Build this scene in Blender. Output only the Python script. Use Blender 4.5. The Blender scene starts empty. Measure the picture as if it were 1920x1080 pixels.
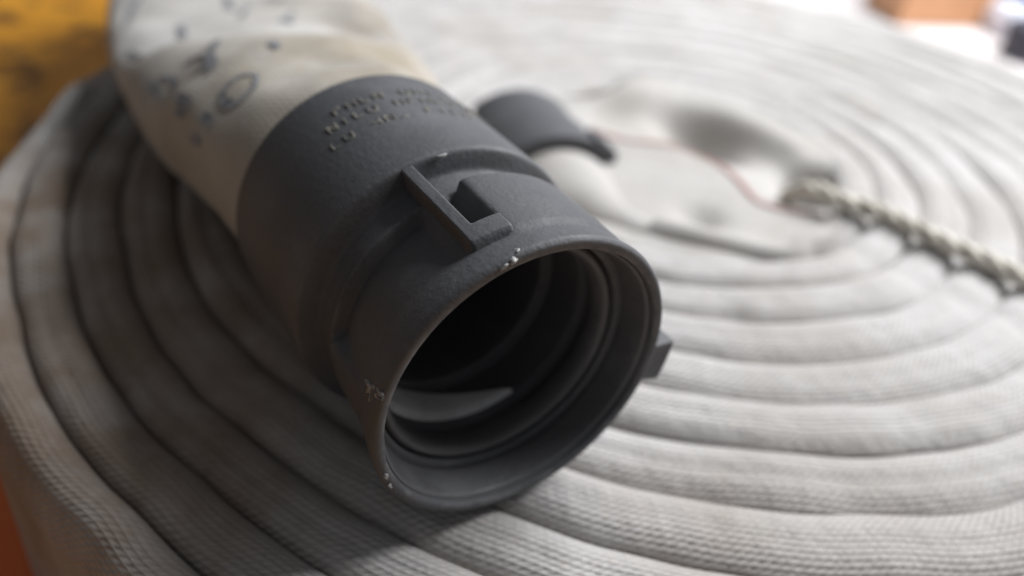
import bpy, bmesh, math, random
import numpy as np
from mathutils import Vector, Matrix, noise
random.seed(7)
sc = bpy.context.scene
R = math.radians

# ------------------------------------------------------------------ camera
PITCH, ROLL, CAM_H = 0.633, 0.109, 0.15
cam_d = bpy.data.cameras.new('camera'); cam = bpy.data.objects.new('camera', cam_d)
sc.collection.objects.link(cam); sc.camera = cam
fwd = Vector((0, math.cos(PITCH), -math.sin(PITCH))); up0 = Vector((0, math.sin(PITCH), math.cos(PITCH)))
rt0 = Vector((1, 0, 0))
rt = rt0 * math.cos(ROLL) + up0 * math.sin(ROLL)
up = up0 * math.cos(ROLL) - rt0 * math.sin(ROLL)
cam.matrix_world = Matrix(((rt.x, up.x, -fwd.x, 0), (rt.y, up.y, -fwd.y, 0), (rt.z, up.z, -fwd.z, CAM_H), (0, 0, 0, 1)))
cam_d.sensor_width = 36; cam_d.lens = 1550 / 1920 * 36
cam_d.clip_start = 0.01; cam_d.clip_end = 60
cam_d.dof.use_dof = True; cam_d.dof.focus_distance = 0.152; cam_d.dof.aperture_fstop = 6.0

# ------------------------------------------------------------------ light
world = bpy.data.worlds.new('World'); sc.world = world; world.use_nodes = True
bg = world.node_tree.nodes['Background']
bg.inputs[0].default_value = (0.94, 0.96, 1.0, 1); bg.inputs[1].default_value = 0.145
CX, CY = 0.064, 0.3135
ld = bpy.data.lights.new('window_light', 'AREA'); lo = bpy.data.objects.new('window_light', ld); sc.collection.objects.link(lo)
ld.shape = 'RECTANGLE'; ld.size = 0.62; ld.size_y = 0.55; ld.energy = 18.5; ld.color = (0.965, 0.98, 1.0)
ldir = Vector((math.cos(R(34)) * math.cos(R(48)), math.sin(R(34)) * math.cos(R(48)), math.sin(R(48))))
lo.location = Vector((.08, .33, 0)) + ldir * .80
lo.rotation_euler = ldir.to_track_quat('Z', 'Y').to_euler()
sc.view_settings.view_transform = 'Standard'; sc.view_settings.look = 'None'
sc.view_settings.exposure = 0; sc.view_settings.gamma = 1

# ------------------------------------------------------------------ helpers
def link(name, me, mat=None, parent=None, smooth=True):
    o = bpy.data.objects.new(name, me); sc.collection.objects.link(o)
    if mat: me.materials.append(mat)
    if parent is not None: o.parent = parent
    if smooth:
        me.polygons.foreach_set('use_smooth', [True] * len(me.polygons))
    return o
def mesh(name, v, f, uv=None):
    me = bpy.data.meshes.new(name); me.from_pydata([tuple(p) for p in v], [], f); 
    if uv is not None:
        l = me.uv_layers.new(name='UVMap')
        vi = np.zeros(len(me.loops), dtype=np.int32); me.loops.foreach_get('vertex_index', vi)
        l.data.foreach_set('uv', np.asarray(uv, dtype=np.float32)[vi].ravel())
    me.update(); return me
def empty(name, loc, label=None, cat=None, group=None):
    o = bpy.data.objects.new(name, None); sc.collection.objects.link(o); o.location = loc; o.empty_display_size = .02
    if label: o['label'] = label
    if cat: o['category'] = cat
    if group: o['group'] = group
    bpy.context.view_layer.update()
    return o
def grid_faces(n, m, closed_m=False, closed_n=False):
    F = []
    for i in range(n if closed_n else n - 1):
        for j in range(m if closed_m else m - 1):
            a = i * m + j; b = i * m + (j + 1) % m; c = ((i + 1) % n) * m + (j + 1) % m; d = ((i + 1) % n) * m + j
            F.append((a, b, c, d))
    return F
def catmull(P, n):
    P = np.array(P, float); P = np.vstack([2 * P[0] - P[1], P, 2 * P[-1] - P[-2]]); out = []
    for i in range(1, len(P) - 2):
        for k in range(n):
            t = k / n; p0, p1, p2, p3 = P[i - 1:i + 3]
            out.append(.5 * (2 * p1 + (p2 - p0) * t + (2 * p0 - 5 * p1 + 4 * p2 - p3) * t * t + (3 * p1 - p0 - 3 * p2 + p3) * t ** 3))
    out.append(P[-2]); return np.array(out)

# ------------------------------------------------------------------ materials
def new_mat(name):
    m = bpy.data.materials.new(name); m.use_nodes = True; nt = m.node_tree
    return m, nt, nt.nodes['Principled BSDF']
def node(nt, t, **k):
    n = nt.nodes.new(t)
    for a, b in k.items(): setattr(n, a, b)
    return n
def math_n(nt, op, a, b=None, c=None):
    n = nt.nodes.new('ShaderNodeMath'); n.operation = op
    for i, v in enumerate((a, b, c)):
        if v is None: continue
        if isinstance(v, (int, float)): n.inputs[i].default_value = v
        else: nt.links.new(v, n.inputs[i])
    return n.outputs[0]
def noise_n(nt, vec, scale, detail=3, rough=.55, lo=.4, hi=.6):
    n = nt.nodes.new('ShaderNodeTexNoise'); n.inputs['Scale'].default_value = scale; n.inputs['Detail'].default_value = detail
    n.inputs['Roughness'].default_value = rough; nt.links.new(vec, n.inputs['Vector'])
    r = nt.nodes.new('ShaderNodeMapRange'); r.interpolation_type = 'SMOOTHSTEP'
    r.inputs['From Min'].default_value = lo; r.inputs['From Max'].default_value = hi
    nt.links.new(n.outputs[0], r.inputs[0]); return r.outputs[0]
def mix(nt, f, a, b, mode='MIX'):
    n = nt.nodes.new('ShaderNodeMix'); n.data_type = 'RGBA'; n.blend_type = mode
    if isinstance(f, (int, float)): n.inputs[0].default_value = f
    else: nt.links.new(f, n.inputs[0])
    for i, v in ((6, a), (7, b)):
        if isinstance(v, tuple): n.inputs[i].default_value = (*v, 1)
        else: nt.links.new(v, n.inputs[i])
    return n.outputs[2]
def blob(nt, pos, c, r0, r1):                 # a soft round patch of colour, for stains and painted shade
    d = nt.nodes.new('ShaderNodeVectorMath'); d.operation = 'DISTANCE'; nt.links.new(pos, d.inputs[0]); d.inputs[1].default_value = c
    r = nt.nodes.new('ShaderNodeMapRange'); r.interpolation_type = 'SMOOTHSTEP'
    r.inputs['From Min'].default_value = r1; r.inputs['From Max'].default_value = r0
    nt.links.new(d.outputs['Value'], r.inputs[0]); return r.outputs[0]

def canvas(name, base, stain=.6, weave=1.0, dirt=(0.30, 0.25, 0.20), blobs=()):
    m, nt, b = new_mat(name)
    geo = node(nt, 'ShaderNodeNewGeometry'); pos = geo.outputs['Position']
    uvn = node(nt, 'ShaderNodeUVMap'); sep = node(nt, 'ShaderNodeSeparateXYZ'); nt.links.new(uvn.outputs[0], sep.inputs[0])
    u, v = sep.outputs[0], sep.outputs[1]
    # twill: rows along the hose, each row a chain of slanted stitches
    wob = noise_n(nt, pos, 60, 2, .5, 0, 1)
    u2 = math_n(nt, 'ADD', u, math_n(nt, 'MULTIPLY', wob, .0016))
    row = math_n(nt, 'ABSOLUTE', math_n(nt, 'SINE', math_n(nt, 'MULTIPLY', v, math.pi / .0016)))
    ph = math_n(nt, 'ADD', math_n(nt, 'MULTIPLY', u2, 2 * math.pi / .0024), math_n(nt, 'MULTIPLY', v, 2 * math.pi / .0021))
    st = math_n(nt, 'MULTIPLY_ADD', math_n(nt, 'SINE', ph), .5, .5)
    h = math_n(nt, 'MULTIPLY', math_n(nt, 'POWER', row, .45), math_n(nt, 'MULTIPLY_ADD', st, .62, .38))
    big = noise_n(nt, pos, 16, 4, .6, .42, .66)
    med = noise_n(nt, pos, 55, 4, .6, .45, .75)
    col = mix(nt, math_n(nt, 'MULTIPLY', big, stain * .55), base, dirt)
    col = mix(nt, math_n(nt, 'MULTIPLY', med, stain * .35), col, (dirt[0] * .8, dirt[1] * .85, dirt[2] * .95))
    for c, r0, r1, dc, amt in blobs:
        g = math_n(nt, 'MULTIPLY', blob(nt, pos, c, r0, r1), math_n(nt, 'MULTIPLY_ADD', noise_n(nt, pos, 40, 3, .6, .3, .7), .6, .4))
        col = mix(nt, math_n(nt, 'MULTIPLY', g, amt), col, dc)
    # thread tone: gaps are darker, odd warm and cool yarns
    gap = math_n(nt, 'SUBTRACT', 1.0, h)
    col = mix(nt, math_n(nt, 'MULTIPLY', gap, .42 * weave), col, (0.16, 0.15, 0.14))
    fine = noise_n(nt, pos, 420, 2, .6, .3, .7)
    col = mix(nt, math_n(nt, 'MULTIPLY', fine, .16), col, (0.40, 0.34, 0.28))
    nt.links.new(col, b.inputs['Base Color'])
    b.inputs['Roughness'].default_value = .9; b.inputs['Specular IOR Level'].default_value = .12
    b.inputs['Sheen Weight'].default_value = .15
    bump = node(nt, 'ShaderNodeBump'); bump.inputs['Strength'].default_value = .75 * weave; bump.inputs['Distance'].default_value = .0006
    hh = math_n(nt, 'ADD', h, math_n(nt, 'MULTIPLY', noise_n(nt, pos, 130, 3, .6, .2, .8), 1.2))
    nt.links.new(hh, bump.inputs['Height']); nt.links.new(bump.outputs[0], b.inputs['Normal'])
    return m
BROWN = (0.16, 0.10, 0.055); DARK_GREY = (0.10, 0.095, 0.09)  # brown stains and dark grey spots on the turns
CLOTH = (0.59, 0.575, 0.57)
m_coil = canvas('coil_canvas', CLOTH, .70, 1.0, (0.33, 0.29, 0.25), blobs=[
    ((-.11, .16, -.01), .05, .12, (.34, .28, .235), .8), ((-.10, .18, 0), .0, .018, BROWN, .95), ((-.116, .187, 0), .0, .014, BROWN, .8), ((-.078, .178, 0), .002, .018, BROWN, .8), ((-.125, .245, 0), .0, .02, (.14, .11, .09), .7), ((-.06, .125, 0), .0, .03, (.18, .13, .10), .6),
    ((-.13, .22, 0), .02, .10, (0.24, 0.165, 0.11), 1.0), ((-.165, .28, 0), .01, .05, (.17, .145, .12), .8),
    ((-.10, .13, 0), .02, .09, (0.26, 0.18, 0.125), 1.0), ((.072, .207, 0), .0, .012, DARK_GREY, .6),
    ((.25, .45, 0), .04, .16, (.40, .395, .39), .8), ((.10, .10, 0), .02, .12, (.40, .37, .34), .7), ((.045, .125, 0), .0, .03, (.30, .24, .18), .4), ((-.075, .205, 0), .0, .022, DARK_GREY, .5)])
m_tail = canvas('tail_canvas', (0.52, 0.505, 0.485), .7, .30, (0.32, 0.27, 0.21), blobs=[
    ((-.064, .322, .03), .012, .040, (0.12, 0.085, 0.055), .95), ((-.055, .35, .02), .02, .07, (0.27, 0.235, 0.185), .9), ((-.055, .22, .05), .02, .075, (0.30, 0.25, 0.175), .9),  # brown stains at the right; a brown shadow painted in by the collar
    ((-.10, .23, .0), .02, .07, (0.30, 0.26, 0.20), .9)])
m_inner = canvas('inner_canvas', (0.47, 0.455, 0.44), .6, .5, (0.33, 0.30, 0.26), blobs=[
    ((.088, .345, -.01), .005, .035, (.22, .205, .19), .5), ((.118, .303, -.01), .002, .010, (.14, .13, .12), .8), ((.03, .385, -.01), .005, .03, (.27, .26, .25), .6)])  # shade painted into the fold valley and the hollow

def plastic(name, base, rough=.5, bumpy=.00012):
    m, nt, b = new_mat(name)
    pos = node(nt, 'ShaderNodeTexCoord').outputs['Object']
    col = mix(nt, noise_n(nt, pos, 45, 5, .65, .45, .8), base, tuple(c * 1.5 + .012 for c in base))
    col = mix(nt, math_n(nt, 'MULTIPLY', noise_n(nt, pos, 600, 2, .6, .62, .75), .25), col, (.16, .15, .14))
    pt = node(nt, 'ShaderNodeNewGeometry').outputs['Pointiness']; mr = node(nt, 'ShaderNodeMapRange')
    mr.inputs['From Min'].default_value = .515; mr.inputs['From Max'].default_value = .56; nt.links.new(pt, mr.inputs[0])
    col = mix(nt, math_n(nt, 'MULTIPLY', math_n(nt, 'MULTIPLY', mr.outputs[0], noise_n(nt, pos, 160, 4, .7, .42, .6)), .55), col, (.20, .20, .205))
    nt.links.new(col, b.inputs['Base Color'])
    rr = math_n(nt, 'MULTIPLY_ADD', noise_n(nt, pos, 90, 4, .6, .3, .7), .2, rough)
    nt.links.new(rr, b.inputs['Roughness'])
    bump = node(nt, 'ShaderNodeBump'); bump.inputs['Strength'].default_value = .6; bump.inputs['Distance'].default_value = bumpy
    nt.links.new(noise_n(nt, pos, 700, 3, .6, .2, .8), bump.inputs['Height']); nt.links.new(bump.outputs[0], b.inputs['Normal'])
    return m
m_black = plastic('black_plastic', (0.072, 0.073, 0.080), .60)
m_rubber = plastic('gasket_rubber', (0.085, 0.085, 0.09), .42)
m_lit_liner = plastic('lit_liner_grey', (0.58, 0.58, 0.585), .5)  # pale tone carries the light falling on the lining
def simple(name, base, rough=.6, var=.25, scale=60, other=None):
    m, nt, b = new_mat(name)
    pos = node(nt, 'ShaderNodeTexCoord').outputs['Object']
    col = mix(nt, math_n(nt, 'MULTIPLY', noise_n(nt, pos, scale, 4, .6, .35, .7), var), base, other or tuple(c * .5 for c in base))
    nt.links.new(col, b.inputs['Base Color']); b.inputs['Roughness'].default_value = rough
    return m
m_chip = simple('scuffed_plastic', (0.30, 0.295, 0.29), .5, .5, 900)
m_ink = simple('faded_ink', (0.12, 0.125, 0.15), .9, .9, 330, (0.40, 0.40, 0.40))
m_paint = simple('embossed_letters', (0.25, 0.235, 0.20), .6, .9, 300, (0.05, 0.05, 0.05))
m_red = simple('red_stripe', (0.36, 0.20, 0.185), .9, .6, 120, (0.42, 0.35, 0.32))
m_rope = simple('rope_fibre', (0.76, 0.72, 0.64), .9, .7, 160, (0.34, 0.31, 0.25))

# ------------------------------------------------------------------ table
m, nt, b = new_mat('orange_boards')
pos = node(nt, 'ShaderNodeNewGeometry').outputs['Position']
mp = node(nt, 'ShaderNodeMapping'); mp.inputs['Scale'].default_value = (1, 6, 1); mp.inputs['Rotation'].default_value = (0, 0, R(28)); nt.links.new(pos, mp.inputs[0])
grain = noise_n(nt, mp.outputs[0], 22, 6, .65, .3, .75)
col = mix(nt, grain, (0.85, 0.40, 0.03), (0.66, 0.26, 0.018))
col = mix(nt, math_n(nt, 'MULTIPLY', noise_n(nt, pos, 34, 5, .65, .50, .62), .85), col, (0.10, 0.045, 0.015))
col = mix(nt, blob(nt, pos, (-.16, .12, -.08), .02, .16), col, (0.80, 0.15, 0.02))
nt.links.new(col, b.inputs['Base Color']); b.inputs['Roughness'].default_value = .45
m_table = m
table = empty('table', (.1, .5, -.0815), 'worn orange varnished wooden table under the rolled hose', 'table')
k = 0
ang = R(-28); ux = Vector((math.cos(ang), math.sin(ang), 0)); uy = Vector((-math.sin(ang), math.cos(ang), 0))
for k in range(-5, 6):
    w = .16; c = uy * (k * w + .03)
    bm = bmesh.new(); bmesh.ops.create_cube(bm, size=1)
    for v in bm.verts:
        q = ux * (v.co.x * 2.4) + uy * (v.co.y * (w - .0012)) + Vector((0, 0, v.co.z * .02 - .009)); v.co = q + c
    bmesh.ops.bevel(bm, geom=bm.edges[:], offset=.0008, segments=1, affect='EDGES')
    me = bpy.data.meshes.new('board'); bm.to_mesh(me); bm.free()
    link('board', me, m_table, table, smooth=False)

# ------------------------------------------------------------------ the hose
hose = empty('fire_hose', (CX, CY, -.08), 'rolled up grey white canvas fire hose with black plastic couplings, tied with a rope', 'fire hose')
def to_local(V, parent): return np.asarray(V) - np.array(parent.location)

TAB = [.061, .076, .0915, .1085, .127, .145, .1635, .182, .2, .217, .2325, .248, .262, .266]
def bnd(j):
    j = min(max(j, 0), 13); i = min(int(j), 12); t = j - i
    if j > 12: return .262 + .0055 * min(1, t / .54)
    return TAB[i] * (1 - t) + TAB[i + 1] * t
def nz(x, y, z, s): return noise.noise(Vector((x * s, y * s, z * s)))
PL0, PLD = np.array([.100, .292]), np.array([.777, -.629])      # the rope's line over the coil
def pinch(x, y):
    d = np.array([x, y]) - PL0; al = d @ PLD; pe = d @ np.array([-PLD[1], PLD[0]])
    if al < -.01: return 0, 0
    f = min(1, (al + .01) / .03)
    return f * math.exp(-((pe + .004) / .007) ** 2), f * math.exp(-((pe + .020) / .006) ** 2)
NP = 27; TOPD = .0062; ZB = -.0798
def prof(q, w, lowr):   # q 0..1 across; returns lateral fraction (-1..1), z relative to crest
    pass
def lfn(x, y): return max(0, min(1, (CX - .06 - x) / .05))
J_START = .09
def turn_rows(j0, j1, per=300):
    n = max(4, int((j1 - j0) * per)); rows = []; uv = []
    arc = 0; last = None
    for i in range(n + 1):
        j = j0 + (j1 - j0) * i / n
        th = R(-90) + 2 * math.pi * j
        ci, co = bnd(j), bnd(j + 1)
        ct, s_ = math.cos(th), math.sin(th)
        # shared wobble so that neighbours stay in touch
        def wob(r): return .0016 * nz(ct * r, s_ * r, 0, 22) + .0007 * nz(ct * r, s_ * r, 3, 60)
        gp = .0001 * lfn(CX + ci * ct, CY + ci * s_)
        ri = ci + wob(ci) + gp; ro = co + wob(co) - gp
        cr, hw = (ri + ro) / 2, (ro - ri) / 2
        X, Y = CX + cr * ct, CY + cr * s_
        k = round(j - .1)
        zc = (.0013 + .0017 * lfn(X, Y)) * noise.noise(Vector((X * 14, Y * 14, j * 1.35))) + (.0007 + .0006 * lfn(X, Y)) * noise.noise(Vector((X * 45, Y * 45, j * 3.1))) - .0008
        if j > 11: zc -= .002
        st_ = max(0, 1 - (j - J_START) / .055) if j < 1 else 0
        zc -= .006 * st_; hw *= 1 - .25 * st_
        p1, p2 = pinch(X, Y); zc -= .0007 * p1 + .0012 * p2
        zc += lfn(X, Y) * .0022 * noise.noise(Vector((X * 38, Y * 38, j * 2.2)))
        skew = .25 * nz(ct * 2, s_ * 2, j * .7, 1.3)
        lf = .5 - .5 * math.cos(min(max((math.degrees(math.atan2(Y - CY, X - CX)) % 360 - 120) / 45, 0), 1) * math.pi); lf *= .5 + .5 * math.cos(min(max((math.degrees(math.atan2(Y - CY, X - CX)) % 360 - 235) / 35, 0), 1) * math.pi)
        dp = (.0034 + .0031 * lf) * (1 - .25 * p2) * min(1, hw / .007)
        row = []; vv = 0; uvr = []; prev = None; outw = min(1, max(0, j - 10.54) * 6)
        for a in range(NP):
            t = a / (NP - 1)
            if t < .12: lat, z = -1, ZB + (zc - dp - ZB) * (t / .12)
            elif t > .88: lat, z = 1 + outw * .35 * ((t - .88) / .12), ZB + (zc - dp - outw * .0075 - ZB) * ((1 - t) / .12)
            else:
                g = math.pi * (1 - (t - .12) / .76); cc, ss = math.cos(g), math.sin(g)
                lat = math.copysign(abs(cc) ** .92, cc); z = zc - dp + dp * abs(ss) ** (1.6 - .85 * lf)
                lat = lat + skew * (1 - lat * lat) * .5
                z -= .0011 * (.6 + .8 * noise.noise(Vector((X * 9, Y * 9, j * 1.7)))) * math.exp(-((lat - .12 - .2 * skew) / .17) ** 2)
                if outw and lat > 0: z = zc - dp + dp * abs(ss) ** .7 - outw * .0075 * lat ** 2.2
            r = cr + hw * lat
            p = (CX + r * ct, CY + r * s_, z)
            if prev is not None: vv += math.dist(p, prev)
            prev = p; row.append(p); uvr.append(vv)
        mid = row[NP // 2]
        if last is not None: arc += math.dist((mid[0], mid[1]), last)
        last = (mid[0], mid[1])
        rows.append(row); uv.append([(arc, q) for q in uvr])
    return rows, uv
J_SPLIT = -.103        # the turns are cut where the coupling lies over them
J_END = 11.54
cuts = [J_START] + [k + 1 + J_SPLIT for k in range(0, 11)] + [J_END]
arc0 = 0
for a_, b_ in zip(cuts[:-1], cuts[1:]):
    rows, uv = turn_rows(a_, b_, 260 if a_ < 4 else 340)
    V = to_local(np.array(rows).reshape(-1, 3), hose); UV = np.array(uv).reshape(-1, 2); UV[:, 0] += arc0; arc0 = UV[-1, 0]
    FF = [f[::-1] for f in grid_faces(len(rows), NP)]
    if a_ == J_START: FF.append(tuple(range(NP)))
    link('turn', mesh('turn', V, FF, UV), m_coil, hose)

def sweep(path, secs, nseg=40, step=10, wr=0.0):
    """path control points; secs (a, b, tau, square) per control point; returns rows"""
    P = catmull(path, step); S = catmull(secs, step); rows = []; uv = []; arc = 0
    for i in range(len(P)):
        T = P[min(i + 1, len(P) - 1)] - P[max(i - 1, 0)]; T /= np.linalg.norm(T)
        L = np.cross([0, 0, 1], T); L /= np.linalg.norm(L); U = np.cross(T, L)
        a, b, tau, ex = S[i]; c, s = math.cos(tau), math.sin(tau)
        E1 = L * c + U * s; E2 = -L * s + U * c
        if i: arc += np.linalg.norm(P[i] - P[i - 1])
        row = []; vv = 0; pr = None; ur = []
        for k in range(nseg):
            g = 2 * math.pi * k / nseg; cc, ss = math.cos(g), math.sin(g)
            x = a * math.copysign(abs(cc) ** ex, cc); y = b * math.copysign(abs(ss) ** ex, ss)
            p = P[i] + E1 * x + E2 * y
            if wr:
                w = wr * min(1, i / 12)
                p = p + E2 * (w * nz(*p, 24) + .45 * w * nz(*(p + 1), 60))
            if pr is not None: vv += np.linalg.norm(p - pr)
            pr = p; row.append(p); ur.append((arc, vv))
        rows.append(row); uv.append(ur)
    return np.array(rows), np.array(uv)
def sweep_obj(name, rows, uv, mat, parent, caps=(False, False)):
    n, m_ = rows.shape[:2]; V = to_local(rows.reshape(-1, 3), parent); F = grid_faces(n, m_, closed_m=True)
    F = [f[::-1] for f in F]
    if caps[0]: F.append(tuple(range(m_)))
    if caps[1]: F.append(tuple(reversed(range((n - 1) * m_, n * m_))))
    o = link(name, mesh(name, V, F, uv.reshape(-1, 2)), mat, parent); return o

# outer end: from the outermost turn up over the coil to the coupling
HP = math.pi / 2
e_th = R(-90) + 2 * math.pi * J_END
er = (bnd(J_END) + bnd(J_END + 1)) / 2
pe = (CX + er * math.cos(e_th), CY + er * math.sin(e_th), -.0405)
CPC = Vector((.0056, .1240, .0352)); CN = Vector((.582, -.813, 0)).normalized()
cb = CPC - CN * .070
tail_path = [tuple(cb), tuple(cb - CN * .012), (-.062, .224, .034), (-.084, .264, .027), (-.104, .306, .021), (-.126, .352, .017), (-.150, .408, .015),
             (-.178, .470, .012), (-.200, .535, .002), (-.180, .600, -.018), (-.105, .622, -.034), (-.05, .600, -.040), pe]
tail_sec = [(.0325, .0325, 0, 1), (.034, .033, 0, 1), (.041, .030, .0, .95), (.049, .023, .0, .9), (.0555, .0165, -.02, .86), (.058, .0125, -.03, .85), (.058, .0095, 0, .85),
            (.055, .0075, .1, .85), (.050, .0065, .5, .8), (.045, .0065, 1.1, .8), (.041, .0065, HP, .8), (.0395, .0062, HP, .8), (.0390, .0060, HP, .7)]
trow, tuv = sweep(tail_path, tail_sec, 64, 12, .0050)
tail = sweep_obj('outer_end', trow, tuv, m_tail, hose)
tail['label'] = 'flat hose end with faded blue grey printing, leading into the big coupling'

# faded print, laid on the cloth of the outer end
def tail_pt(i, k):
    i = min(max(i, 0), trow.shape[0] - 1.001); a = int(i); b = int(k) % 64; f, g = i - a, k - int(k)
    q = (trow[a, b] * (1 - g) + trow[a, (b + 1) % 64] * g) * (1 - f) + (trow[a + 1, b] * (1 - g) + trow[a + 1, (b + 1) % 64] * g) * f
    return q
def tail_nrm(i, k):
    e = .3; d1 = tail_pt(i + e, k) - tail_pt(i - e, k); d2 = tail_pt(i, k + e) - tail_pt(i, k - e)
    n = np.cross(d1, d2); n /= np.linalg.norm(n); return n if n[2] > 0 else -n
def stroke(pts, w):
    """pts in (i,k) on the tail; returns verts/faces of a ribbon that follows the cloth"""
    P = catmull([(a, b, 0) for a, b in pts], 5)[:, :2]; V = []; F = []
    W = [np.array(tail_pt(a, b)) for a, b in P]
    for q in range(len(P)):
        n = tail_nrm(*P[q]); T = W[min(q + 1, len(P) - 1)] - W[max(q - 1, 0)]; T /= np.linalg.norm(T) + 1e-9
        s = np.cross(n, T); ww = w * (.6 + .4 * math.sin(math.pi * (q + .7) / (len(P) + .4)))
        for e in (-1, -.33, .33, 1): V.append(W[q] + s * ww * e + n * .0004)
    for q in range(len(P) - 1):
        for e in range(3): F.append((q * 4 + e, q * 4 + e + 1, q * 4 + e + 5, q * 4 + e + 4))
    return V, F
PRINT = []   # filled below: list of (strokes, width) per character
from math import hypot
def world_to_px(p):
    d = Vector(p) - Vector((0, 0, CAM_H)); z = d.dot(fwd); return 960 + 1550 * d.dot(rt) / z, 540 - 1550 * d.dot(up) / z
_tab = [(i, k, *world_to_px(tail_pt(i, k))) for i in range(0, 96) for k in range(64) if tail_nrm(max(i, 1), k)[2] > .2 and k < 33]
_tab = np.array(_tab)
def on_cloth(x, y):          # place on the cloth that the photo shows the print at
    d = (_tab[:, 2] - x) ** 2 + (_tab[:, 3] - y) ** 2; s = np.argsort(d)[:4]; w = 1 / (d[s] + 4)
    return float((_tab[s, 0] * w).sum() / w.sum()), float((_tab[s, 1] * w).sum() / w.sum())
CH = [([[(262, -6), (250, 22), (240, 48)]], .0032), ([[(334, 58), (350, 74)]], .0030), ([[(246, 98), (264, 112)]], .0026),
      ([[(408, 78), (398, 100)], [(352, 112), (385, 108), (400, 122), (388, 140)]], .0034), ([[(372, 132), (408, 112)]], .003),
      ([[(278, 148), (292, 172), (304, 188)], [(300, 146), (322, 150), (330, 168), (318, 182)]], .0024),
      ([[(332, 182), (352, 196), (346, 212)], [(330, 205), (345, 215)]], .0036),
      ([[(480, 138), (448, 148), (420, 172), (424, 198), (450, 190), (478, 160), (482, 140)]], .0022), ([[(424, 190), (436, 202)]], .0026),
      ([[(382, 214), (400, 236)]], .0030), ([[(360, 256), (374, 270)]], .0024), ([[(420, -8), (445, 6)], [(466, 12), (458, 30)]], .0030),
      ([[(524, 44), (548, 30)], [(530, 46), (544, 52)]], .0030), ([[(505, 84), (520, 94)]], .0026), ([[(498, -4), (525, 2)]], .003)]
for strokes, w in CH:
    V = []; F = []
    for s in strokes:
        v, f = stroke([on_cloth(*p) for p in s], w * .50); o_ = len(V); V += v; F += [tuple(x + o_ for x in q) for q in f]
    link('printed_mark', mesh('printed_mark', to_local(V, hose) - 0, F), m_ink, tail).matrix_parent_inverse = Matrix()

# innermost end: from the second coupling down into the first turn
s_th = R(-90) + 2 * math.pi * J_START; sr = (bnd(J_START) + bnd(J_START + 1)) / 2
ps = Vector((CX + sr * math.cos(s_th), CY + sr * math.sin(s_th), -.0405))
tg = Vector((-math.sin(s_th), math.cos(s_th), 0))
nrm_in = Vector((-math.cos(s_th), -math.sin(s_th), 0))
C2 = Vector((.0120, .2965, -.0255)); N2 = Vector((.38, -.925, .0)).normalized()
in_path = [tuple(C2 - N2 * .006), tuple(C2 + N2 * .008), (.0225, .2785, -.0285), (.033, .2665, -.0325), (.047, .2590, -.0368), tuple(ps - tg * .014), tuple(ps + tg * .002), tuple(ps + tg * .014 + nrm_in * .0016)]
in_sec = [(.0275, .0275, 0, 1), (.0275, .028, 0, 1), (.021, .030, 0, .95), (.0145, .0320, 0, .9), (.0105, .0362, 0, .85), (.0080, .0398, 0, .8), (.0084, .0408, 0, .85), (.0082, .0404, 0, .85)]
r_, u_ = sweep(in_path, in_sec, 40, 10, .0012)
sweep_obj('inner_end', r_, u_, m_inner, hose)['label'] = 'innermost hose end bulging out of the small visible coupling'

# the hose folded flat in the hollow of the coil, with its red stripe
RED = [(.026, .334), (.042, .3285), (.058, .3285), (.070, .3265), (.080, .316), (.0865, .300), (.092, .286), (.102, .2815), (.114, .280)]
redc = catmull([(a, b, 0) for a, b in RED], 10)[:, :2]
def hollow(x, y):
    d = np.hypot(redc[:, 0] - x, redc[:, 1] - y); i = int(d.argmin()); t = redc[min(i + 1, len(redc) - 1)] - redc[max(i - 1, 0)]
    side = t[0] * (y - redc[i, 1]) - t[1] * (x - redc[i, 0]); sd = math.copysign(d[i], side)       # >0 beyond the stripe
    z = -.0085 + .0022 * nz(x, y, 2, 30)
    z += .003
    if sd > 0: z -= .0025 * (1 - math.exp(-(sd / .012) ** 2)) 
    z -= .016 * math.exp(-(((x - .078) * .75 + (y - .345) * .66) / .013) ** 2 - (((x - .078) * .66 - (y - .345) * .75) / .022) ** 2)
    z -= .030 * math.exp(-((x - .118) ** 2 + (y - .305) ** 2) / .009 ** 2)
    z -= .016 * math.exp(-((x - .022) ** 2 + (y - .378) ** 2) / .012 ** 2)
    z += .005 * math.exp(-((x - .045) ** 2 + (y - .372) ** 2) / .018 ** 2)
    z -= .006 * math.exp(-((x - .068) ** 2 + (y - .270) ** 2) / .008 ** 2)
    q_ = max(0, min(1, (math.hypot(x - CX, y - CY) - .043) / .014)); q_ = q_ * q_ * (3 - 2 * q_)
    if y > .30 and math.hypot(x - .118, y - .303) > .012: z += .0065 * q_ * min(1, (y - .30) / .02)
    return z
V = []; NR, NA = 34, 96
for i in range(NR):
    for k in range(NA):
        rr = .074 * (i + .02) / (NR - 1); t = 2 * math.pi * k / NA; x, y = CX + .002 + rr * math.cos(t), CY + rr * math.sin(t)
        V.append((x, y, hollow(x, y)))
UV = [(p[0] + 1, p[1]) for p in V]
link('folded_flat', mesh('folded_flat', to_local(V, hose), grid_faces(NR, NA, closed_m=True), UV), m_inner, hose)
V = []; F = []
for i, (x, y) in enumerate(redc):
    T = redc[min(i + 1, len(redc) - 1)] - redc[max(i - 1, 0)]; T = T / np.linalg.norm(T); s = np.array([-T[1], T[0]])
    for e in range(7):
        w = (e / 6 - .5) * .0030; X, Y = x + s[0] * w, y + s[1] * w; V.append((X, Y, hollow(X, Y) + .0004 + .0005 * math.cos((e / 6 - .5) * math.pi)))
link('red_stripe', mesh('red_stripe', to_local(V, hose), grid_faces(len(redc), 7)), m_red, hose)

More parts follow.
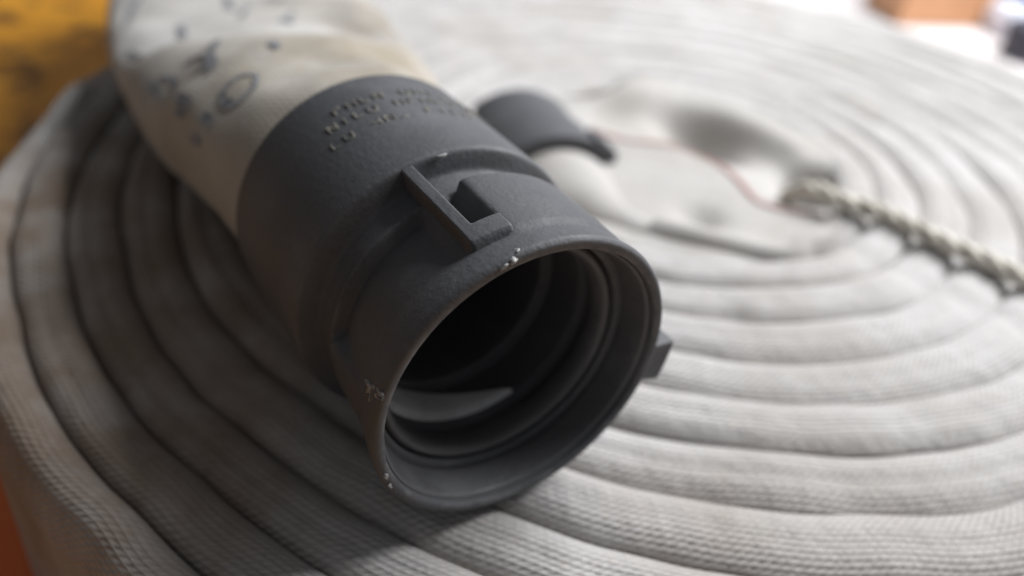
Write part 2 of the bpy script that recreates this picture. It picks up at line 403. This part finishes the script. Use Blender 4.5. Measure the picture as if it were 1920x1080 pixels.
# ------------------------------------------------------------------ couplings
def lathe(name, prof, mat, parent, seg=160, mod=None, closed=False):
    V = []
    for i, (s, r) in enumerate(prof):
        for k in range(seg):
            t = 2 * math.pi * k / seg; rr = r if mod is None else mod(s, r, t, i)
            V.append((rr * math.cos(t), rr * math.sin(t), -s))
    F = grid_faces(len(prof), seg, closed_m=True, closed_n=closed)
    o = link(name, mesh(name, V, F), mat, parent); return o
def round_prof(pts, rad=.0008, n=4):
    out = []
    for i, p in enumerate(pts):
        if i in (0, len(pts) - 1): out.append(p); continue
        a, b, c = Vector(pts[i - 1]), Vector(p), Vector(pts[i + 1]); d1, d2 = (a - b), (c - b); r = min(rad, d1.length * .45, d2.length * .45)
        q0 = b + d1.normalized() * r; q1 = b + d2.normalized() * r
        for k in range(n + 1):
            t = k / n; out.append(tuple(q0 * (1 - t) ** 2 + b * 2 * t * (1 - t) + q1 * t * t))
    return out
def shell_box(s0, s1, a0, a1, r0, r1, seg=10, rb=.0006, taper=None):
    """a block on the barrel, s along the axis, a in degrees, r radii, bevelled"""
    bm = bmesh.new(); N = seg; L = []
    for i in range(N + 1):
        a = R(a0 + (a1 - a0) * i / N); row = []
        for s, r in ((s0, r0), (s0, r1), (s1, r1), (s1, r0)):
            row.append(bm.verts.new((r * math.cos(a), r * math.sin(a), -s)))
        L.append(row)
    for i in range(N):
        for k in range(4): bm.faces.new((L[i][k], L[i][(k + 1) % 4], L[i + 1][(k + 1) % 4], L[i + 1][k]))
    bm.faces.new(L[0][::-1]); bm.faces.new(L[-1]); bmesh.ops.recalc_face_normals(bm, faces=bm.faces)
    es = [e for e in bm.edges if len(e.link_faces) == 2 and e.calc_face_angle(0) > R(40)]
    bmesh.ops.bevel(bm, geom=es, offset=rb, segments=3, affect='EDGES', profile=.6); return bm
def bm_obj(name, bm, mat, parent, label=None):
    me = bpy.data.meshes.new(name); bm.to_mesh(me); bm.free(); o = link(name, me, mat, parent)
    if label: o['label'] = label
    wm = o.modifiers.new('wn', 'WEIGHTED_NORMAL'); wm.weight = 90
    return o

RO = .0352
outer = [(.0765, .0318), (.0790, .0330), (.0790, RO), (.0365, RO + .0004), (.0357, .0335), (.0350, .0306), (.0305, .0304), (.0270, .0316), (.0090, .0325), (.0050, .0340),
         (.0005, .0348), (-.0005, .0340), (-.0005, .0330)]
inner = [(-.0002, .0322), (.0040, .0315), (.0090, .0310), (.0092, .0288), (.0180, .0284), (.0200, .0265), (.0312, .0262), (.0314, .0236), (.074, .0230), (.0745, .0)]
def bmod(s, r, t, i):
    a = math.degrees(t) % 360
    if .001 < s < .0352 and r > .0315:
        # the right shoulder of the front collar stands higher than the rest
        def win(a0, a1, e=3): return min(1, max(0, (a - a0) / e)) * min(1, max(0, (a1 - a) / e))
        w = win(30, 98); w2 = win(110, 176, 5); w3 = win(96.5, 103, 1.5)
        if .004 < s:
            if s < .0347: r += w * ((.0343 if s < .0332 else .0343 - .0032 * min(1, (s - .0332) / .0007)) - r) * min(1, (s - .004) / .004) * min(1, (s - .004) / .004)
        if s > .007: r -= (.0034 * w2 * math.exp(-((s - .030) / .016) ** 2) + (.0017 * w3 * math.exp(-max(0, s - .030) / .003) if s > .0115 else 0)) * min(1, (s - .007) / .003)
    return r
body_prof = round_prof(outer, .0011) + round_prof(inner, .0009)
# resample long spans so that the shoulder can follow
dens = []
for p, q in zip(body_prof[:-1], body_prof[1:]):
    n = max(1, int(math.dist(p, q) / .0006)); dens += [(p[0] + (q[0] - p[0]) * t / n, p[1] + (q[1] - p[1]) * t / n) for t in range(n)]
dens.append(body_prof[-1])
ux_ = Vector((0, 0, 1)).cross(CN).normalized()
M1 = Matrix(((ux_.x, 0, CN.x, CPC.x), (ux_.y, 0, CN.y, CPC.y), (ux_.z, 1, CN.z, CPC.z), (0, 0, 0, 1)))
cp = lathe('coupling', dens, m_black, hose, 200, bmod)
cp.matrix_parent_inverse = Matrix(); bpy.context.view_layer.update()
cp.matrix_world = M1
cp['label'] = 'large black plastic hose coupling with open mouth, lying on the turns'
# claw: an L shaped bar beside a slot
def claw(a0, top, foot=True):
    def sd(s, u, s0, s1, u0, u1, r=.0016):
        dx = abs(s - (s0 + s1) / 2) - (s1 - s0) / 2 + r; dy = abs(u - (u0 + u1) / 2) - (u1 - u0) / 2 + r
        return math.hypot(max(dx, 0), max(dy, 0)) + min(max(dx, dy), 0) - r
    V = []; n, m_ = 84, 64
    for i in range(n):
        s = .0045 + .0370 * i / (n - 1)
        for k in range(m_):
            u = -.0075 + .0145 * k / (m_ - 1); a = R(a0) + u / .034
            d = sd(s, u, .0066, .0385, -.0004, .0044)
            if foot: d = min(d, sd(s, u, .0066, .0135, -.0062, .0044))
            h = max(0, min(1, (.0004 - d) / .0017)); h = h * h * (3 - 2 * h)
            lo_ = float(np.interp(s, [.0095, .012, .018, .021], [.0322, .0292, .0290, .0272])); rr = lo_ + (top - lo_) * h
            V.append((rr * math.cos(a), rr * math.sin(a), -s))
    return link('claw', mesh('claw', V, grid_faces(n, m_)), m_black, cp)
claw(103.5, .0351); claw(223.5, .0345); claw(343.5, .0345)
bm_obj('lug', shell_box(.0004, .0070, -21, -5, .0320, .0408, 6, .0006), m_black, cp, 'small squared lug poking out on the far side of the mouth')
# gasket in the mouth
sv = []; NA_, NS_ = 60, 7  # tapering pale crescent stands for the lit part of the sleeve
for k in range(NA_ + 1):
    a = R(140 + 155 * k / NA_); ln = .0105 * math.sin(math.pi * k / NA_) ** .8 + .0001
    for e in range(NS_ + 1):
        rr = .0257 - .0007 * math.sin(math.pi * min(1, e / NS_ * 2) / 2) + (.0012 if e == 0 else 0) ; sv.append((rr * math.cos(a), rr * math.sin(a), -(.0202 + ln * e / NS_)))
link('lit_sleeve_patch', mesh('lit_sleeve_patch', sv, grid_faces(NA_ + 1, NS_ + 1)), m_lit_liner, cp)['label'] = 'pale crescent low down inside the mouth, light on the lining built in as shape'
lathe('mouth_ring', round_prof([(.0012, .0318), (.0018, .0312), (.0060, .0306), (.0086, .0302), (.0090, .0312)], .0004), m_rubber, cp, 160)
gk = [(.0100 + .0035 * (1 - math.cos(t)), .0274 + .0016 * math.sin(t)) for t in [2 * math.pi * k / 16 for k in range(16)]]
lathe('gasket', gk, m_rubber, cp, 120, closed=True)
# wear: bright whitish nicks on the edges
def nick(a, s, r, w, h, ln):
    bm = bmesh.new(); bmesh.ops.create_icosphere(bm, subdivisions=2, radius=1)
    for v in bm.verts:
        v.co = Vector((v.co.x * ln, v.co.y * w, v.co.z * h)) * (1 + 1.3 * noise.noise(v.co * 1.9 + Vector((a, s * 900, 0))))
    c = Vector((r * math.cos(R(a)), r * math.sin(R(a)), -s)); er = Vector((math.cos(R(a)), math.sin(R(a)), 0)); et = Vector((-er.y, er.x, 0))
    for v in bm.verts: q = v.co.copy(); v.co = c + Vector((0, 0, 1)) * q.x + et * q.y + er * q.z
    bm_obj('worn_nick', bm, m_chip, cp)
for args in [(164, .0040, .0338, .0011, .0005, .0023), (162.6, .0016, .0342, .0008, .0004, .0018), (166.5, .0028, .0340, .0010, .0005, .0009), (160.5, .0002, .0346, .0004, .0003, .0012),
             (103, -.0003, .0340, .0009, .0004, .0007), (106, -.0002, .0338, .0012, .0003, .0005), (100, .001, .0345, .0007, .0003, .0006),
             (197, -.0005, .0335, .0010, .0004, .0006), (203, -.0004, .0338, .0007, .0004, .0005), (95, .0355, .0353, .0016, .0003, .0004)]:
    nick(*args)
# raised lettering, worn past reading: rows of short strokes
def glyph(a, s, kind, h=.0024, w=.0019):
    segs = {'L': [((0, 0), (0, 1)), ((0, 0), (.9, 0))], 'H': [((0, 0), (0, 1)), ((1, 0), (1, 1)), ((0, .5), (1, .5))], 'I': [((.4, 0), (.4, 1))],
            'U': [((0, 1), (0, .1)), ((0, 0), (1, 0)), ((1, 1), (1, .1))], 'N': [((0, 0), (0, 1)), ((1, 0), (1, 1)), ((0, 1), (1, 0))], 'G': [((0, 0), (0, 1)), ((0, 1), (.9, 1))],
            '5': [((.9, 1), (0, 1)), ((0, 1), (0, .5)), ((0, .5), (.9, .5)), ((.9, .5), (.9, 0)), ((.9, 0), (0, 0))], '0': [((0, 0), (0, 1)), ((1, 0), (1, 1)), ((0, 1), (1, 1)), ((0, 0), (1, 0))]}[kind]
    bm = bmesh.new()
    segs = [g for g in segs if random.random() < .85] or segs[:1]
    for p, q in segs:
        P, Q = Vector((p[0] * w, p[1] * h)), Vector((q[0] * w, q[1] * h)); d = (Q - P); L = d.length; d.normalize(); n = Vector((-d.y, d.x)) * .00020
        ring = []
        for e in (P - n, Q - n, Q + n, P + n):
            for lift in (-.0002, .00022):
                rr = RO + .0002 + lift; aa = R(a) - e.x / RO; ring.append(bm.verts.new((rr * math.cos(aa), rr * math.sin(aa), -(s + e.y))))
        b0, t0, b1, t1, b2, t2, b3, t3 = ring
        bm.faces.new((t0, t1, t2, t3))
        for x, y, z_, w_ in ((b0, b1, t1, t0), (b1, b2, t2, t1), (b2, b3, t3, t2), (b3, b0, t0, t3)): bm.faces.new((x, y, z_, w_))
    bmesh.ops.recalc_face_normals(bm, faces=bm.faces)
    o = bm_obj('raised_letter', bm, m_paint, cp); o.data.polygons.foreach_set('use_smooth', [False] * len(o.data.polygons))
for row, (s, a0, txt) in enumerate([(.0655, 112, 'GHLN UHIL 5U0'), (.0605, 118, 'NILU HGNL0 U5'), (.0545, 121, 'LU HNL GILH')]):
    a = a0
    for ch in txt:
        if ch != ' ': glyph(a, s, ch)
        a -= 5.4

# second coupling in the hollow of the coil
u2 = Vector((0, 0, 1)).cross(N2).normalized(); v2 = N2.cross(u2)
M2 = Matrix(((u2.x, v2.x, N2.x, C2.x), (u2.y, v2.y, N2.y, C2.y), (u2.z, v2.z, N2.z, C2.z), (0, 0, 0, 1)))
p2 = round_prof([(.001, .0285), (-.0005, .0300), (-.0005, .0340), (.008, .0342), (.009, .0325), (.026, .0328), (.028, .0315), (.048, .0320), (.052, .0310), (.052, .0290), (.046, .0280)], .0009)
cp2 = lathe('coupling', p2, m_black, hose, 120); cp2.matrix_parent_inverse = Matrix(); cp2.matrix_world = M2
cp2['label'] = 'second black coupling half sunk in the hollow of the coil'
bm_obj('claw', shell_box(-.001, .010, 40, 62, .0318, .0362, 8, .0015), m_black, cp2)
bm_obj('claw', shell_box(.002, .012, 172, 184, .0318, .0352, 6), m_black, cp2)

# ------------------------------------------------------------------ rope
rope = empty('rope', (.2, .21, 0), 'twisted pale hemp rope tied across the turns of the coil', 'rope')
rp = np.array([0, 0, -.0008]) + catmull([(.102, .299, -.024), (.1045, .2935, -.006), (.110, .2875, .0025), (.121, .280, .0030), (.135, .273, .0030), (.151, .2585, .0026), (.164, .247, .0030), (.180, .232, .0028), (.205, .211, .0032),
              (.23, .190, .0028), (.252, .172, .001), (.268, .159, -.006), (.275, .153, -.03), (.276, .152, -.074)], 26)
arc = np.concatenate([[0], np.cumsum(np.linalg.norm(np.diff(rp, axis=0), axis=1))])
for k in range(3):
    rows = []; nS = 14
    for i in range(len(rp)):
        T = rp[min(i + 1, len(rp) - 1)] - rp[max(i - 1, 0)]; T /= np.linalg.norm(T)
        L = np.array([-PLD[1], PLD[0], 0.]); L -= T * (L @ T); L /= np.linalg.norm(L); U = np.cross(T, L)
        ph = 2 * math.pi * (arc[i] / .0230 + k / 3); wobr = 1 + .10 * nz(rp[i][0], rp[i][1], k, 90)
        c = rp[i] + (L * math.cos(ph) + U * math.sin(ph)) * .00190
        D = -L * math.sin(ph) + U * math.cos(ph); A = T * .87 + D * .49; A /= np.linalg.norm(A)
        N = L * math.cos(ph) + U * math.sin(ph); B = np.cross(A, N)
        rows.append([c + (N * math.cos(q) * .9 + B * math.sin(q)) * .00170 * wobr for q in [2 * math.pi * z / nS for z in range(nS)]])
    V = to_local(np.array(rows).reshape(-1, 3), rope)
    F = grid_faces(len(rp), nS, closed_m=True) + [tuple(range(nS)), tuple(range((len(rp) - 1) * nS, len(rp) * nS))]
    link('strand', mesh('strand', V, F), m_rope, rope)

# ------------------------------------------------------------------ things on the table behind
def box(name, loc, dims, rz, mat, parent=None, bev=.002, label=None, cat=None):
    bm = bmesh.new(); bmesh.ops.create_cube(bm, size=1)
    for v in bm.verts: v.co = Vector((v.co.x * dims[0], v.co.y * dims[1], (v.co.z + .5) * dims[2]))
    bmesh.ops.bevel(bm, geom=bm.edges[:], offset=bev, segments=3, affect='EDGES')
    me = bpy.data.meshes.new(name); bm.to_mesh(me); bm.free(); o = link(name, me, mat, parent, smooth=False)
    o.location = loc; o.rotation_euler = (0, 0, rz)
    if label: o['label'] = label
    if cat: o['category'] = cat
    return o
m_paper = simple('white_sheet', (0.64, 0.60, 0.595), .7, .2, 12, (.56, .54, .54))
m_or = simple('orange_card', (0.60, 0.32, 0.17), .6, .4, 25, (0.52, 0.25, 0.12))
m_rd = simple('red_card', (0.78, 0.22, 0.18), .6, .3, 25)
m_dark = simple('dark_cap', (0.045, 0.043, 0.06), .5, .3, 60)
m_wh = simple('white_label', (0.70, 0.72, 0.80), .5, .2, 60)
m_bl = simple('blue_label', (0.08, 0.13, 0.34), .5, .3, 60)
m_gb = simple('grey_blue_plastic', (0.22, 0.24, 0.29), .5, .3, 60)
box('paper_sheet', (.56, .86, -.0804), (1.0, .90, .0004), R(-6), m_paper, None, .0001, 'large white paper sheet lying on the table behind the coil', 'paper')

carton = empty('carton', (.372, .835, -.08), 'small orange cardboard carton with a red lid, behind the coil', 'carton')
carton.rotation_euler = (0, 0, R(14))
def sub(parent, o): return o
box('carton_body', (0, 0, 0), (.098, .06, .046), 0, m_or, carton)
box('lid', (-.006, 0, .046), (.066, .063, .013), 0, m_rd, carton)
packet = empty('packet', (.487, .812, -.08), 'white packet with a blue band on top, beside the orange carton', 'packet')
packet.rotation_euler = (0, 0, R(8))
box('packet_body', (0, 0, 0), (.135, .045, .026), 0, m_wh, packet, .004)
box('band', (.012, .006, .026), (.10, .030, .006), 0, m_bl, packet, .002)
box('grey_case', (.545, .905, -.08), (.15, .06, .05), R(6), m_gb, None, .008, 'grey blue plastic case behind the white packet', 'case')
def cyl(name, loc, r, h, mat, label, cat, n=40):
    root = empty(name, loc, label, cat)
    def part(nm, pr, mt):
        V = [(q[1] * math.cos(2 * math.pi * k / n), q[1] * math.sin(2 * math.pi * k / n), q[0]) for q in pr for k in range(n)]
        link(nm, mesh(nm, V, grid_faces(len(pr), n, closed_m=True)), mt, root)
    part('body', round_prof([(0, .0001), (0, r), (h * .62, r), (h * .64, .0001)], .002), mat)
    part('cap', round_prof([(h * .62, .0001), (h * .62, r * 1.05), (h, r * 1.02), (h, .0001)], .003), m_dark)
cyl('bottle', (.432, .882, -.08), .021, .062, m_dark, 'short dark bottle standing between the orange carton and the grey case', 'bottle')
cyl('jar', (.428, .738, -.08), .022, .030, m_dark, 'low dark jar in front of the white packet, next to the coil', 'jar')

# finish: every child mesh of the hose that was given in hose space keeps the right place
bpy.context.view_layer.update()
